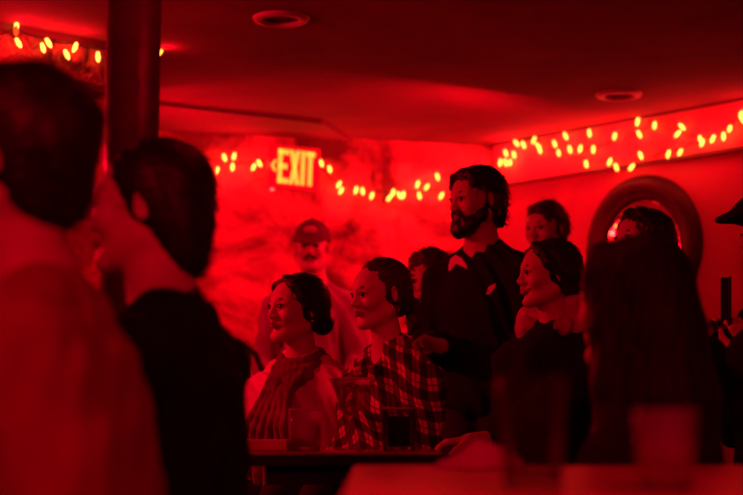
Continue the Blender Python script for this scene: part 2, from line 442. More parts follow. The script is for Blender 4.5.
def add_strands(I, h, m, style, n):
    """loose locks lying along the surface of the hair"""
    Rh, th = I['hf']; me = h.data; N = len(me.polygons); mb = MB(); R = Matrix([list(map(float, q)) for q in Rh]); T = Vector(tuple(map(float, th)))
    for _ in range(n):
        pf = me.polygons[int(rng.randint(N))]; c = R.transposed() @ (pf.center-T); nn = R.transposed() @ pf.normal
        if nn.dot(Vector((0, .1, .3))) < -.25 and style != 'curly': continue
        if style in ('long', 'long_loose'): fl = Vector((0, .1, -1))
        elif style in ('bun', 'tied'): fl = (Vector((0, .10, -.03))-c)
        elif style == 'curly': fl = Vector(tuple(rng.uniform(-1, 1, 3)))
        else: fl = Vector((c.x*4+.2, .7, -.55-c.z*2)) + Vector(tuple(rng.uniform(-.5, .5, 3)))
        fl = fl-nn*fl.dot(nn)
        if fl.length < 1e-4: continue
        fl.normalize(); L = rng.uniform(.02, .055); lift = rng.uniform(.0, .006)*(2.4 if style == 'curly' else 1.3 if style in ('shag', 'short', 'thick') else 1)
        sd = nn.cross(fl)*rng.uniform(-.35, .35)
        pts = []
        for t in (0, .33, .66, 1):
            p = c+fl*L*t+sd*L*t*t+nn*(-.001+lift*t*t-L*L*t*t*2.2*(1 if style not in ('long', 'long_loose') else 0)); pts.append(R @ p+T)
        r0 = rng.uniform(.0010, .0020); mb.tube(pts, [r0, r0, r0*.8, r0*.2], 5)
    if mb.V: o = mk('loose_strands', mb.V, mb.F, m, h); o['kind'] = 'stuff'
def make_hair(I, style, m, fine=.0035, strands=260):
    hf = I['hf']; Rh, th = hf; c = th
    low = -.45 if style in ('long', 'long_loose') else -.17
    f = Field(c-v3(.19, .17, -low), c+v3(.19, .24, .15), fine if style not in ('long',) else .0055)
    t = {'collar': .012, 'short': .014, 'shag': .010, 'tied': .007, 'bun': .008, 'long': .016, 'long_loose': .014, 'curly': .018, 'crop': .006, 'neat': .010, 'thick': .016}[style]
    f.ell((0, .026, .036), (.073+t, .092+t, .083+t), .01, fr=hf)
    if style in ('short', 'shag', 'neat', 'thick', 'curly', 'collar'):
        f.ell((0, .05, -.02), (.066+t*.7, .062+t*.8, .075), .03, fr=hf)
        if style == 'collar': f.ell((0, .075, -.065), (.060, .046, .075), .03, fr=hf)
        if style in ('shag', 'thick'): f.ell((0, .062, -.052), (.056+t*.3, .040+t*.6, .058), .03, fr=hf)
    if style in ('tied', 'bun'): f.ell((0, .045, -.01), (.068+t, .068+t, .065), .03, fr=hf)
    # take the face away
    hl = {'shag': .050, 'collar': .056, 'short': .056, 'tied': .060, 'bun': .058, 'long': .050, 'long_loose': .05, 'curly': .05, 'crop': .06, 'neat': .06, 'thick': .05}[style]
    f.ell((0, -.125, -.055), (.082, .092, hl+.055+.006), .012, 's', fr=hf)
    for s in (-1, 1):
        if style in ('long', 'long_loose'): continue
        if style != 'bun': f.cone((s*.10, -.060, .012), (s*.10, -.055, -.06), .030, .043, .01, 's', fr=hf)
        f.ell((s*.088, .004, -.022), (.018, .014, .030), .008, 's', fr=hf)          # clear the ears
        f.cone((s*.09, -.01, -.07), (s*.07, .03, -.14), .035, .04, .01, 's', fr=hf)
    if style == 'shag':
        for s in (-1, 1):
            f.chain([(s*.058, -.055, .088), (s*.074, -.052, .055), (s*.079, -.030, .030)], [.016, .012, .009], .012, fr=hf)
            f.chain([(s*.072, .045, .0), (s*.070, .058, -.06), (s*.056, .066, -.095)], [.024, .022, .014], .015, fr=hf)
        f.ell((0, -.030, .094), (.052, .045, .024), .02, fr=hf)
    if style == 'short': f.ell((0, -.055, .088), (.05, .03, .02), .02, fr=hf)
    if style == 'thick':
        f.ell((0, -.03, .088), (.066, .068, .036), .02, fr=hf)
    if style == 'bun':
        for s in (-1, 1): f.chain([(0, -.045, .100), (s*.050, -.048, .075), (s*.073, -.024, .035), (s*.070, .03, -.035)], [.012, .015, .015, .012], .014, fr=hf)
        f.ell((0, .115, -.045), (.040, .034, .036), .016, fr=hf)
        f.cone((0, .08, -.03), (0, .11, -.04), .03, .03, .02, fr=hf)
        f.ell((0, -.09, .128), (.0035, .06, .04), .006, 's', fr=hf)
    if style == 'tied':
        f.ell((0, .075, -.035), (.045, .04, .045), .03, fr=hf)
        f.chain([(0, .108, -.03), (0, .135, -.05), (.0, .135, -.10), (0, .115, -.14)], [.026, .030, .024, .010], .015, fr=hf)
    if style in ('long', 'long_loose'):
        q = .78 if style == 'long_loose' else 1
        for s in (-1, 1):
            f.chain([(s*.035, -.035, .105), (s*.070, -.015, .045), (s*.082*q, .01, -.04), (s*.085*q, .03, -.15), (s*.10*q, .04, -.28), (s*.10*q, .03, -.38*q)], [.02, .026, .032, .042, .045, .022], .03, fr=hf)
        f.chain([(0, .06, .05), (0, .085, -.05), (0, .105, -.18), (0, .115, -.30), (0, .11, -.40*q)], [.07, .07, .075, .07, .03], .04, fr=hf)
    if style == 'curly':
        for i in range(60):
            a = rng.uniform(0, 2*PI); b = rng.uniform(-.3, 1.4); 
            p = v3(.088*math.cos(a)*math.cos(b), .03+.105*math.sin(a)*math.cos(b), .03+.10*math.sin(b))
            if p[1] < -.05 and p[2] < .07: continue
            f.ell(p, (.02, .02, .018), .008, fr=hf)
    def st(X, Y, Z):
        if style == 'curly': return .004*np.sin(90*X+20*np.sin(40*Z))*np.sin(85*Y+50*Z)
        a = np.arctan2(X, Z+.05); fl = .0007*np.sin(60*a+7*np.sin(22*Y))+.0006*np.sin(150*a+30*Y)
        if style in ('shag', 'thick', 'short'): fl = fl*1.5+.0045*np.sin(34*Y+21*X)*np.sin(28*Z+9*X)+.0018*np.sin(90*Y+40*Z)*np.sin(70*X)
        if style in ('long', 'long_loose'):
            th_ = np.arctan2(X, Y-.02); fl = .0012*np.sin(30*th_+6*np.sin(9*Z))+.0009*np.sin(84*th_+12*np.sin(8*Z))
        return fl
    f.disp(st, hf)
    f.disp(lambda X, Y, Z: np.where(Y < -.02, .0022*np.sin(160*X+70*Z)*np.sin(130*Z+50*Y), 0), hf)
    h = f.build('hair', m, I['body'])
    if strands: add_strands(I, h, m, style, strands)
    return h
def beard(I, m, full=True):
    hf = I['hf']; c = hf[1]
    f = Field(c-v3(.10, .14, .17), c+v3(.10, .08, .03), .0032)
    f.ell((0, -.052, -.098), (.048, .052, .036), .02, fr=hf)
    for s in (-1, 1):
        f.chain([(s*.068, -.002, -.028), (s*.062, -.020, -.062), (s*.040, -.058, -.090), (0, -.082, -.112)], [.009, .018, .022, .024], .02, fr=hf)
        f.chain([(0, -.100, -.047), (s*.022, -.090, -.053), (s*.034, -.075, -.080)], [.0065, .0072, .010], .008, fr=hf)
    f.ell((0, -.103, -.063), (.018, .017, .0085), .004, 's', fr=hf)
    f.disp(lambda X, Y, Z: .002*np.sin(150*X+30*Z)*np.sin(120*Y+70*Z), hf)
    f.build('beard', m, I['body'])
def moustache(I, m):
    hf = I['hf']; c = hf[1]
    f = Field(c-v3(.07, .14, .14), c+v3(.07, .02, .0), .003)
    for s in (-1, 1): f.chain([(0, -.100, -.047), (s*.020, -.094, -.052), (s*.033, -.080, -.066)], [.0055, .006, .003], .006, fr=hf)
    f.disp(lambda X, Y, Z: .0015*np.sin(150*X)*np.sin(120*Z), hf)
    f.build('moustache', m, I['body'])
def cap(I, m):
    hf = I['hf']; c = hf[1]
    f = Field(c-v3(.13, .24, .03), c+v3(.13, .17, .19), .004)
    f.ell((0, .018, .044), (.090, .110, .092), .01, fr=hf)
    f.half(lambda X, Y, Z: (c[2]+.028)-Z+0*X+0*Y)
    f.ell((0, -.112, .030), (.084, .090, .008), .008, fr=hf, rot=Rm(pitch=.22))
    f.ell((0, .018, .137), (.01, .01, .006), .004, fr=hf)
    o = f.build('cap', m, I['body'])
    f = Field(c-v3(.06, .14, 0), c+v3(.06, .02, .14), .003)
    f.ell((0, -.081, .080), (.032, .012, .019), .002, fr=hf)
    f.build('cap_patch', mat('cap_badge', (.45, .3, .28), .8), o)
    return o
def make_stool(I):
    fl = I['floor']; s = I['seat']*I['scale']; yb = I['yy'](-.66)*I['scale']
    p = fl+Vector(tuple(float(q) for q in (Rm(yaw=-math.radians(I['psi'])) @ v3(0, yb, 0))))
    r = empty('stool', (p.x, p.y, 0), -math.radians(I['psi'])); STOOLS.append(r)
    MB().lathe([(0, s-.055), (.15, s-.055), (.17, s-.045), (.172, s-.015), (.16, s-.003), (0, s-.001)], 28).build('seat', M_BLACK2, r, True)
    for a in (45, 135, 225, 315):
        a = math.radians(a); MB().tube([(.11*math.cos(a), .11*math.sin(a), s-.05), (.17*math.cos(a), .17*math.sin(a), 0)], .014, 8).build('leg', M_WOOD, r, True)
STOOLS = []
M_WOOD = mat('dark_wood', (.06, .03, .02), .45, noise=.5, nscale=6, bump=.1, bscale=20)

# ================================================================== ROOM
H = 2.39
A_ = Vector((-.93, 8.0, 0)); Cn = Vector((.71, 8.5, 0)); Rr = Vector((1.83, 7.25, 0))
dl = (Cn-A_).normalized(); dr = (Rr-Cn).normalized()
WL = Cn-dl*4.3; WR = Cn+dr*3.6
nl = Vector((dl.y, -dl.x, 0)); nr = Vector((-dr.y, dr.x, 0))          # into the room
if nl.y > 0: nl = -nl
if nr.x > 0: nr = -nr
def stone(name, c1, c2, scale, bump, lo=.40, hi=.62):
    m = bpy.data.materials.new(name); m.use_nodes = True; nt = m.node_tree; L = nt.links; b = nt.nodes['Principled BSDF']
    b.inputs['Roughness'].default_value = .85; b.inputs['Specular IOR Level'].default_value = .2
    tc = nt.nodes.new('ShaderNodeTexCoord')
    n = nt.nodes.new('ShaderNodeTexNoise'); n.inputs['Scale'].default_value = scale; n.inputs['Detail'].default_value = 8; n.inputs['Roughness'].default_value = .6; n.inputs['Distortion'].default_value = .6
    n2 = nt.nodes.new('ShaderNodeTexVoronoi'); n2.inputs['Scale'].default_value = scale*2.2
    n3 = nt.nodes.new('ShaderNodeTexNoise'); n3.inputs['Scale'].default_value = scale*7; n3.inputs['Detail'].default_value = 6
    for q in (n, n2, n3): L.new(tc.outputs['Object'], q.inputs['Vector'])
    r = nt.nodes.new('ShaderNodeValToRGB'); r.color_ramp.elements[0].position = lo; r.color_ramp.elements[1].position = hi
    r.color_ramp.elements[0].color = (*c2, 1); r.color_ramp.elements[1].color = (*c1, 1)
    L.new(n.outputs['Fac'], r.inputs['Fac']); L.new(r.outputs['Color'], b.inputs['Base Color'])
    a = nt.nodes.new('ShaderNodeMath'); a.operation = 'ADD'; L.new(n.outputs['Fac'], a.inputs[0])
    a2 = nt.nodes.new('ShaderNodeMath'); a2.operation = 'MULTIPLY'; a2.inputs[1].default_value = .35; L.new(n3.outputs['Fac'], a2.inputs[0]); L.new(a2.outputs[0], a.inputs[1])
    bp = nt.nodes.new('ShaderNodeBump'); bp.inputs['Strength'].default_value = bump; bp.inputs['Distance'].default_value = .06
    L.new(a.outputs[0], bp.inputs['Height']); L.new(bp.outputs['Normal'], b.inputs['Normal'])
    return m
M_STONE = stone('rough_plaster', (.80, .22, .26), (.13, .03, .04), 2.3, 1.0, .43, .60)
M_SMOOTH = stone('smooth_plaster', (.54, .15, .19), (.42, .11, .15), 1.2, .10)
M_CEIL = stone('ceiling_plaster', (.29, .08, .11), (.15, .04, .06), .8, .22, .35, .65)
M_SOFF = stone('soffit_plaster', (.72, .2, .23), (.58, .16, .19), 2, .1)
M_BEAM = stone('beam_stone', (.45, .13, .15), (.06, .02, .02), 9, .9, .40, .6)
M_FLOOR = mat('floor_boards', (.05, .03, .025), .5, noise=.4, nscale=3)
M_VOID = mat('opening_shade', (.012, .008, .010), .9)  # near-black colour stands in for the shade inside the opening
M_TRIM = mat('trim_dark', (.10, .05, .045), .7)
def wallslab(name, a, b, z0, z1, t, m, out, kind='structure', seg=0):
    """slab from a to b, thickness t going along 'out' (away from the room)"""
    d = (b-a); o = empty_free = None
    mb = MB()
    P = [(a.x, a.y), (b.x, b.y), (b.x+out.x*t, b.y+out.y*t), (a.x+out.x*t, a.y+out.y*t)]
    mb.prism(P, z0, z1); o = mb.build(name, m); tag(o, kind=kind); return o
# rough left wall: a real relief mesh
def relief(name, a, b, n, z0, z1, m, amp, nx=260, nz=150):
    V = []; Fc = []
    from mathutils import noise
    for j in range(nz+1):
        for i in range(nx+1):
            p = a.lerp(b, i/nx); z = z0+(z1-z0)*j/nz
            q = Vector((i/nx*(b-a).length, 0, z))
            h = noise.fractal(q*1.6, .8, 2.1, 5)*amp+noise.turbulence(q*3.5+Vector((3, 1, 0)), 3, True)*amp*.35
            edge = min(1, i/8, (nx-i)/8, (nz-j)/8)
            h = max(-.02, h)*edge
            V.append((p.x+n.x*h, p.y+n.y*h, z))
    for j in range(nz):
        for i in range(nx):
            k = j*(nx+1)+i; Fc.append((k, k+1, k+nx+2, k+nx+1))
    nb = len(V)
    back = -n*.15
    for (p, z) in ((a, z0), (b, z0), (b, z1), (a, z1)): V.append((p.x+back.x, p.y+back.y, z))
    Fc.append((nb+3, nb+2, nb+1, nb)); 
    o = mk(name, V, Fc, m); tag(o, kind='structure'); return o
relief('wall_back', WL, Cn, nl, 0, H, M_STONE, .05)
wallslab('wall_right', Cn, WR, 0, H, .15, M_SMOOTH, -nr)
SB = 2.14
wallslab('trim_1', Cn+dr*.03, WR, SB, H, .045, M_SOFF, nr)
wallslab('trim_2', Cn+dr*.03+nr*.045, WR+nr*.045, SB-.004, SB+.014, .008, M_TRIM, nr)
wallslab('trim_3', Cn+dr*.03+nr*.045, WR+nr*.045, H-.012, H, .008, M_TRIM, nr)
X0 = -3.4; X1 = max(WR.x, 3.4); Y0 = -2.0
poly = [(WL.x, WL.y), (Cn.x, Cn.y), (WR.x, WR.y), (X1, Y0), (X0, Y0)]
fl = MB().prism(poly, -.1, 0).build('floor', M_FLOOR); tag(fl, kind='structure')
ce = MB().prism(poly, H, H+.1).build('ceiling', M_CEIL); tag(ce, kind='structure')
wallslab('wall_left', Vector((X0, Y0, 0)), WL, 0, H, .15, M_SMOOTH, Vector((-1, 0, 0)))
wallslab('wall_front', Vector((X1, Y0, 0)), Vector((X0, Y0, 0)), 0, H, .15, M_SMOOTH, Vector((0, -1, 0)))
wallslab('wall_side', WR, Vector((X1, Y0, 0)), 0, H, .15, M_SMOOTH, Vector((1, 0, 0)))
# left stone beam over a dark opening
b0 = Vector((-1.47, 5.8, 0)); b1 = Vector((-1.11, 6.1, 0)); db = (b1-b0).normalized(); nb_ = Vector((db.y, -db.x, 0))
bs = b0-db*2.45; be = b1+db*.15
wallslab('trim_4', bs, be, 2.205, H, .25, M_BEAM, -nb_)
wallslab('trim_5', bs+nb_*.012, be+nb_*.012, H-.03, H, .012, M_TRIM, -nb_)
wallslab('wall_alcove', bs-nb_*.5, be-nb_*.5-db*.12, 0, H, .1, M_VOID, -nb_)  # recessed wall added to keep the opening dark
# dropped ceiling panel whose edge shows as a dark line
p0 = at(150, 95.5, 7.25); p1 = at(322, 116.5, 7.75)
q0 = Vector((-1.35, 7.15, 0))
dp = [(q0.x, q0.y), (p0.x, p0.y), (p1.x, p1.y)]
e1 = p1+dl*.0+Vector((.02, .45, 0)); wl0 = WL+dl*1.8
dp += [(A_.x+dl.x*.86, A_.y+dl.y*.86), (wl0.x, wl0.y)]
o = MB().prism(dp, H-.018, H).build('trim_6', M_CEIL); tag(o, kind='structure')

wallslab('panel_edge_shade', p0, p1, H-.022, H-.0, .012, M_TRIM, Vector((0, -1, 0)))  # dark strip paints the shade on the panel's backlit edge
# ---------------------------------------------------------------- ceiling cans
def can(px, py, Yc, label):
    r = ray(px, py); t = (H-CH)/r.z; p = CAM+r*t
    e = empty('recessed_light', (p.x, p.y, H)); tag(e, label, 'ceiling light', 'recessed lights in the ceiling')
    MB().lathe([(.072, -.004), (.080, -.016), (.104, -.012), (.112, -.001), (.112, 0), (.072, 0)], 40, closed=True).build('trim_ring', mat('can_ring', (.55, .45, .42), .5), e, True)
    MB().lathe([(.070, -.0008), (.03, -.0012), (.0, -.0012)], 32).build('lamp_well', mat('can_well', (.01, .008, .008), .6), e, True)
can(281, 18, 5.8, 'unlit round recessed light in the dark middle of the ceiling, left of the other')
can(619, 94, 7.2, 'unlit round recessed light above the string lights on the right wall')

# ---------------------------------------------------------------- string lights
M_BULB = mat('lit_bulb', (.9, .3, .1), .4, emit=(1, .29, .035), estr=6.5)
M_BULBR = mat('lit_bulb_red', (.9, .1, .05), .4, emit=(1, .03, .004), estr=3.2)
M_WIRE = mat('wire', (.03, .015, .012), .6)
RED = (1.0, .0, .016)
def plight(p, w, r=.05, col=RED):
    d = bpy.data.lights.new('glow', 'POINT'); d.energy = w; d.shadow_soft_size = r; d.color = col
    o = bpy.data.objects.new('glow', d); C.objects.link(o); o.location = p; return o
def hit(px, py, P, n, off=0.03):
    r = ray(px, py); t = ((P+n*off)-CAM).dot(n)/r.dot(n); return CAM+r*t
bulb_prof = [(.0035, .010), (.0075, .008), (.0085, .0), (.0105, -.010), (.0110, -.018), (.0085, -.028), (.004, -.036), (0, -.039)]
bulbmesh = {}
def string(label, bulbs, wires, P, n, off=.03, big=1.0, w=.5, red=(), every=2):
    c = hit(*bulbs[0], P, n, off); e = empty('string_lights', c); tag(e, label, 'string lights')
    mb = MB()
    for wr in wires:
        pts = [hit(x, y, P, n, off-.012)-c for x, y in wr]; out = []
        for i in range(len(pts)-1):
            for k in range(6):
                t = k/6; q = pts[i].lerp(pts[i+1], t); q.z -= .018*math.sin(PI*t)*min(1, (pts[i+1]-pts[i]).length*4); out.append(q)
        out.append(pts[-1]); mb.tube(out, .0035, 6)
    mb.build('wire', M_WIRE, e, True)
    for i, (x, y) in enumerate(bulbs):
        p = hit(x, y, P, n, off); key = i in red
        if key not in bulbmesh:
            bulbmesh[key] = MB().lathe([(r*big*.85, (z+.014)*big*.9) for r, z in bulb_prof], 14)
        b = bulbmesh[key].build('bulb', M_BULBR if key else M_BULB, e, True)
        b.location = p-c; b.rotation_euler = (random.uniform(-.5, .5), random.uniform(-.65, .65), random.uniform(0, 6))
        if i % every == 0: plight(p+n*.06, w*every)
    return e
beamb = [(16.5, 26), (16, 31), (18.6, 43), (43, 48), (48.7, 43), (66.9, 54.7), (75, 47.5), (98, 57), (160, 52), (-22, 40), (-50, 30)]
string('string of lit bulbs along the rough stone beam at upper left, passing behind the pillar', beamb,
       [[(-60, 25), (-22, 36), (16, 28), (45, 38), (75, 43), (98, 48), (130, 46), (160, 47)]], b0, nb_, .035, 1.0, .55, red=(1,))
backl = [(216.8, 170.7), (224.5, 157.8), (234, 156.4), (232.5, 167.2), (253.5, 167.2), (259.5, 163.4), (190, 160), (175, 152)]
string('short string of lit bulbs on the rough wall left of the exit sign', backl, [[(160, 140), (190, 154), (216, 160), (234, 162), (258, 161), (266, 160)]], A_, nl, .09, .95, .5)
backr = [(321.4, 163.4), (329.8, 169.3), (338.9, 184.7), (341, 191), (356, 190.3), (362.7, 191.4), (371.8, 195.9), (389.3, 198), (393.1, 192.8), (399.4, 195.2), (403.3, 195.2), (417.6, 184.4), (419.4, 195.9), (426.7, 187.2), (437.6, 177), (441.4, 195.9)]
string('drooping string of lit bulbs from the exit sign towards the standing bearded man', backr,
       [[(318, 163), (323, 170), (338, 182), (356, 186), (380, 191), (402, 191), (430, 190), (442, 190)]], A_, nl, .09, .95, .45)
ra = [(516.5, 143.3), (523.5, 145), (505.8, 153.2), (533.8, 140.4), (538.4, 146.1), (539.8, 150), (514, 155), (500.2, 162.7), (505.5, 162.7), (510, 162.7), (554.7, 144), (565.7, 136.2), (569.9, 149.6), (589.4, 133.4), (614.5, 136.5), (637.5, 122), (639.3, 134.4), (654.5, 125.6), (677.5, 134), (682.1, 127), (700.2, 139), (712.6, 139), (723.5, 136.5), (729.6, 129), (740.9, 114.2), (742.7, 120), (760, 116)]
string('upper string of lit bulbs along the right wall, bunched near the corner', ra,
       [[(503, 160), (506, 150), (516, 141), (534, 138), (560, 144), (590, 147), (615, 140), (639, 131), (655, 121), (680, 131), (700, 136), (722, 132), (741, 112), (775, 105)]], Cn, nr, .085, .9, .4)
rb = [(558.6, 153.2), (580.2, 149), (593.3, 149.6), (586.2, 164.2), (609.6, 162), (616.3, 167.3), (631.5, 167.3), (640.7, 155.7), (668.3, 154.2), (680, 152.5), (702, 143)]
string('lower drooping string of lit bulbs along the right wall, just above the round mirror', rb,
       [[(535, 141), (558, 151), (580, 157), (610, 160), (640, 157), (665, 151), (690, 143), (712, 136)]], Cn, nr, .10, .9, .4)

# ---------------------------------------------------------------- exit sign
ec = hit(293, 168, A_, nl, .12); ex = empty('exit_sign', ec); ex.rotation_euler = (0, 0, math.atan2(dl.y, dl.x)+.10)
tag(ex, 'lit EXIT sign with yellow letters and a left arrow on the rough wall', 'exit sign')
M_SIGN = mat('sign_red', (.55, .03, .03), .4, emit=(1, .0, .02), estr=.25)
M_LET = mat('sign_letters', (.9, .5, .1), .4, emit=(1, .42, .04), estr=1.35)
tilt = Matrix.Rotation(.035, 4, 'Y')
MB().box((-.145, -.02, -.118), (.148, .03, .118), M=tilt).build('housing', M_SIGN, ex, bevel=.006)
MB().box((-.03, .03, -.03), (.03, .14, .03), M=tilt).build('bracket', M_TRIM, ex)
def letter(polys, name):
    mb = MB()
    for p in polys: mb.prism([(x*.84+.004, y*.95) for x, y in p], 0, .006, M=tilt @ Matrix.Translation((0, -.0205, 0)) @ Matrix.Rotation(PI/2, 4, 'X'))
    return mb.build(name, M_LET, ex)
hh = .098; s_ = .026
letter([[(-.115, -hh), (-.115+s_, -hh), (-.115+s_, hh), (-.115, hh)], [(-.115, hh-.03), (-.045, hh-.03), (-.045, hh), (-.115, hh)],
        [(-.115, -.015), (-.055, -.015), (-.055, .015), (-.115, .015)], [(-.115, -hh), (-.045, -hh), (-.045, -hh+.03), (-.115, -hh+.03)]], 'letter_e')
letter([[(-.040, -hh), (-.013, -hh), (.032, hh), (.005, hh)], [(-.040, hh), (-.013, hh), (.032, -hh), (.005, -hh)]], 'letter_x')
letter([[(.040, -hh), (.066, -hh), (.066, hh), (.040, hh)]], 'letter_i')
letter([[(.090, -hh), (.116, -hh), (.116, hh), (.090, hh)], [(.073, hh-.03), (.133, hh-.03), (.133, hh), (.073, hh)]], 'letter_t')
M_CHEV = mat('sign_arrow', (.9, .3, .1), .4, emit=(1, .3, .03), estr=2.2)
mb = MB()
for sgn in (-1, 1): mb.prism([(-.134, 0), (-.121, 0), (-.101, sgn*.030), (-.114, sgn*.030)][::sgn], 0, .006, M=tilt @ Matrix.Translation((0, -.0205, 0)) @ Matrix.Rotation(PI/2, 4, 'X'))
mb.build('arrow', M_CHEV, ex)
MB().lathe([(0, -.008), (.008, -.006), (.010, 0), (.0, .004)], 16, M=Matrix.Translation((-.125, -.02, -.125))).build('indicator_lamp', mat('indicator', (.8, .5, .5), .3, emit=(1, .3, .25), estr=1.4), ex, True)

# ---------------------------------------------------------------- mirror
mc = hit(644, 246, Cn, nr, .0); mir = empty('round_mirror', mc); tag(mir, 'round wall mirror with a wide dark moulded frame on the right wall', 'mirror')
mir.scale = (.93, .93, 1); mir.rotation_euler = Vector((nr.x, nr.y, 0)).to_track_quat('Z', 'Y').to_euler()
MB().lathe([(.262, .005), (.262, .022), (.272, .034), (.285, .030), (.300, .044), (.335, .058), (.365, .052), (.380, .030), (.392, .026), (.398, .012), (.398, .001)], 72, closed=True).build('frame', mat('frame_wood', (.05, .022, .02), .5, noise=.5, nscale=5), mir, True)
MB().lathe([(.265, .012), (.25, .016), (0, .016)], 64).build('mirror_glass', mat('silvered_glass', (.85, .8, .8), .03, metal=1), mir, True)

# ---------------------------------------------------------------- pillar
pc = at(132.5, 100, 3.45); pr = .0635
pil = empty('pillar', (pc.x, pc.y, 0)); tag(pil, 'round dark painted pillar rising to the ceiling behind the two nearest men', 'pillar')
MB().lathe([(pr, 0.02), (pr, H)], 48).build('shaft', mat('pillar_paint', (.11, .05, .07), .35, noise=.45, nscale=9, bump=.15, bscale=30), pil, True)
MB().lathe([(pr+.03, 0), (pr+.03, .03), (pr+.004, .045), (pr+.001, .045)], 40, closed=True).build('base_collar', M_TRIM, pil, True)

# ---------------------------------------------------------------- tables
def table(name, x0, x1, y0, y1, top, label, m, th=.032):
    cx, cy = (x0+x1)/2, (y0+y1)/2; e = empty(name, (cx, cy, 0)); tag(e, label, 'table'); hx, hy = (x1-x0)/2, (y1-y0)/2
    MB().box((-hx, -hy, top-th), (hx, hy, top)).build('tabletop', m, e, bevel=.006)
    MB().box((-hx-.003, -hy-.003, top-th-.002), (hx+.003, hy+.003, top-.006)).build('edge_band', M_BLACK2, e, bevel=.003)
    MB().box((-hx+.05, -hy+.05, top-th-.05), (hx-.05, hy-.05, top-th)).build('apron', M_BLACK2, e)
    MB().lathe([(.035, .02), (.03, .1), (.03, top-th-.05)], 24).build('pedestal', M_BLACK2, e, True)
    MB().lathe([(min(hx, hy)*.85, 0), (min(hx, hy)*.85, .012), (.05, .03), (0, .03)], 32).build('foot_plate', M_BLACK2, e, True)
    return e
TT = .75
M_TOP = mat('varnished_top', (.30, .16, .12), .22, spec=.5, noise=.35, nscale=4)
xl = at(247, 450, 3.8).x; xr = at(441, 450, 3.8).x
table('small_table', xl, xr, 3.72, 4.08, TT, 'small dark wooden table under the drinks of the two seated women', M_TOP)
M_TOP2 = mat('pale_top', (.58, .2, .2), .35, noise=.2, nscale=3)
fx0 = at(350, 480, 2.3).x
table('near_table', fx0, fx0+1.05, 1.52, 2.68, TT, 'blurred nearest table, its pale top catching red light at bottom centre', M_TOP2)
# ---------------------------------------------------------------- glassware
def clear(name, tint, gl=.25, body=None, bf=0):
    m = bpy.data.materials.new(name); m.use_nodes = True; nt = m.node_tree; L = nt.links; b = nt.nodes['Principled BSDF']; out = nt.nodes['Material Output']
    b.inputs['Base Color'].default_value = (*(body or tint), 1); b.inputs['Roughness'].default_value = .06
    t = nt.nodes.new('ShaderNodeBsdfTransparent'); t.inputs[0].default_value = (*tint, 1); mx = nt.nodes.new('ShaderNodeMixShader')
    lw = nt.nodes.new('ShaderNodeLayerWeight'); lw.inputs['Blend'].default_value = gl
    a = nt.nodes.new('ShaderNodeMath'); a.operation = 'MAXIMUM'; a.inputs[1].default_value = bf; L.new(lw.outputs['Fresnel'], a.inputs[0])
    L.new(a.outputs[0], mx.inputs[0]); L.new(t.outputs[0], mx.inputs[1]); L.new(b.outputs[0], mx.inputs[2]); L.new(mx.outputs[0], out.inputs['Surface']); return m
M_GLASS = clear('clear_glass', (.93, .88, .88), .30, (.9, .85, .85), .03)
M_RIM_GLINT = clear('glass_rim_glint', (.9, .85, .85), .6, (1, .95, .95), .5)  # brighter than the glass, paints the highlight along the rims
def rim_glint(e, r, h, t=.0016): MB().lathe([(r-.0016+t*math.cos(a), h+t*math.sin(a)) for a in [2*PI*k/8 for k in range(8)]], 36, closed=True).build('rim_glint', M_RIM_GLINT, e, True)
M_THIN = clear('smoky_glass', (.8, .7, .72), .12, (.3, .25, .25), .03)
M_ICE = clear('ice', (.85, .8, .8), .4, (.9, .8, .8), .25)
def liquid(name, c, tr=.6): return mat(name, c, .08, trans=tr, ior=1.33)
M_COLA = liquid('dark_drink', (.01, .005, .004), 0); M_BEER = mat('amber_drink', (.95, .5, .25), .35); M_CLEAR = clear('pale_drink', (.85, .7, .65), .15, (.8, .5, .4), .08)
def tumbler(px, Yg, r, h, label, drink=None, gm=None, fill=.8, ice=False, straw=False, taper=.85, lime=False, z=TT):
    p = at(px, 440, Yg); e = empty('drinking_glass', (p.x, p.y, z)); tag(e, label, 'glass')
    rb = r*taper; t = .0025
    MB().lathe([(0, .001), (rb, .001), (r, h), (r-t, h), (rb-t, .010), (0, .010)], 36).build('glass', gm or M_GLASS, e, True)
    if Yg > 3: rim_glint(e, r, h, .0022)
    if drink:
        ra = rb-t-.001; rt = ra+(r-rb)*fill
        MB().lathe([(0, .0115), (ra, .0115), (rt, h*fill), (0, h*fill)], 32).build('drink', drink, e)
    if ice:
        for i in range(3):
            M = Matrix.Translation((random.uniform(-.3, .3)*r, random.uniform(-.3, .3)*r, h*fill-.012*i)) @ Euler((random.random(), random.random(), random.random())).to_matrix().to_4x4()
            MB().box((-.012, -.012, -.012), (.012, .012, .012), M=M).build('ice_cube', M_ICE, e, bevel=.003)
    if straw:
        MB().tube([(-r*.45, -.01, .012), (r*.60, -.012, h*.95)], .0045, 10).build('straw', mat('straw_pale', (1, .8, .75), .4), e, True)
    if lime:
        MB().lathe([(0, -.003), (.021, -.003), (.021, .003), (0, .003)], 24, M=Matrix.Translation((-r*.35, -r*.4, h*.72)) @ Matrix.Rotation(PI/2.3, 4, 'X')).build('lime_slice', mat('lime', (1, .9, .6), .5), e, True)
    return e
tumbler(305, 3.9, .044, .105, 'short glass of pale drink beside the serving board on the small table', M_CLEAR, None, .6, True, True, .88, True)
tumbler(399, 3.9, .046, .108, 'short glass filled with a dark drink at the right end of the small table', M_COLA, M_THIN, .82, False, False, .9)
tumbler(532, 1.72, .040, .128, 'blurred near glass, dark and half empty, in front of the woman in the pale hood', M_CLEAR, M_THIN, .12, False, False, .82)
e = tumbler(665, 1.70, .035, .092, 'blurred near tumbler full of an amber drink in front of the long hair', M_BEER, None, .97, False, False, .84)
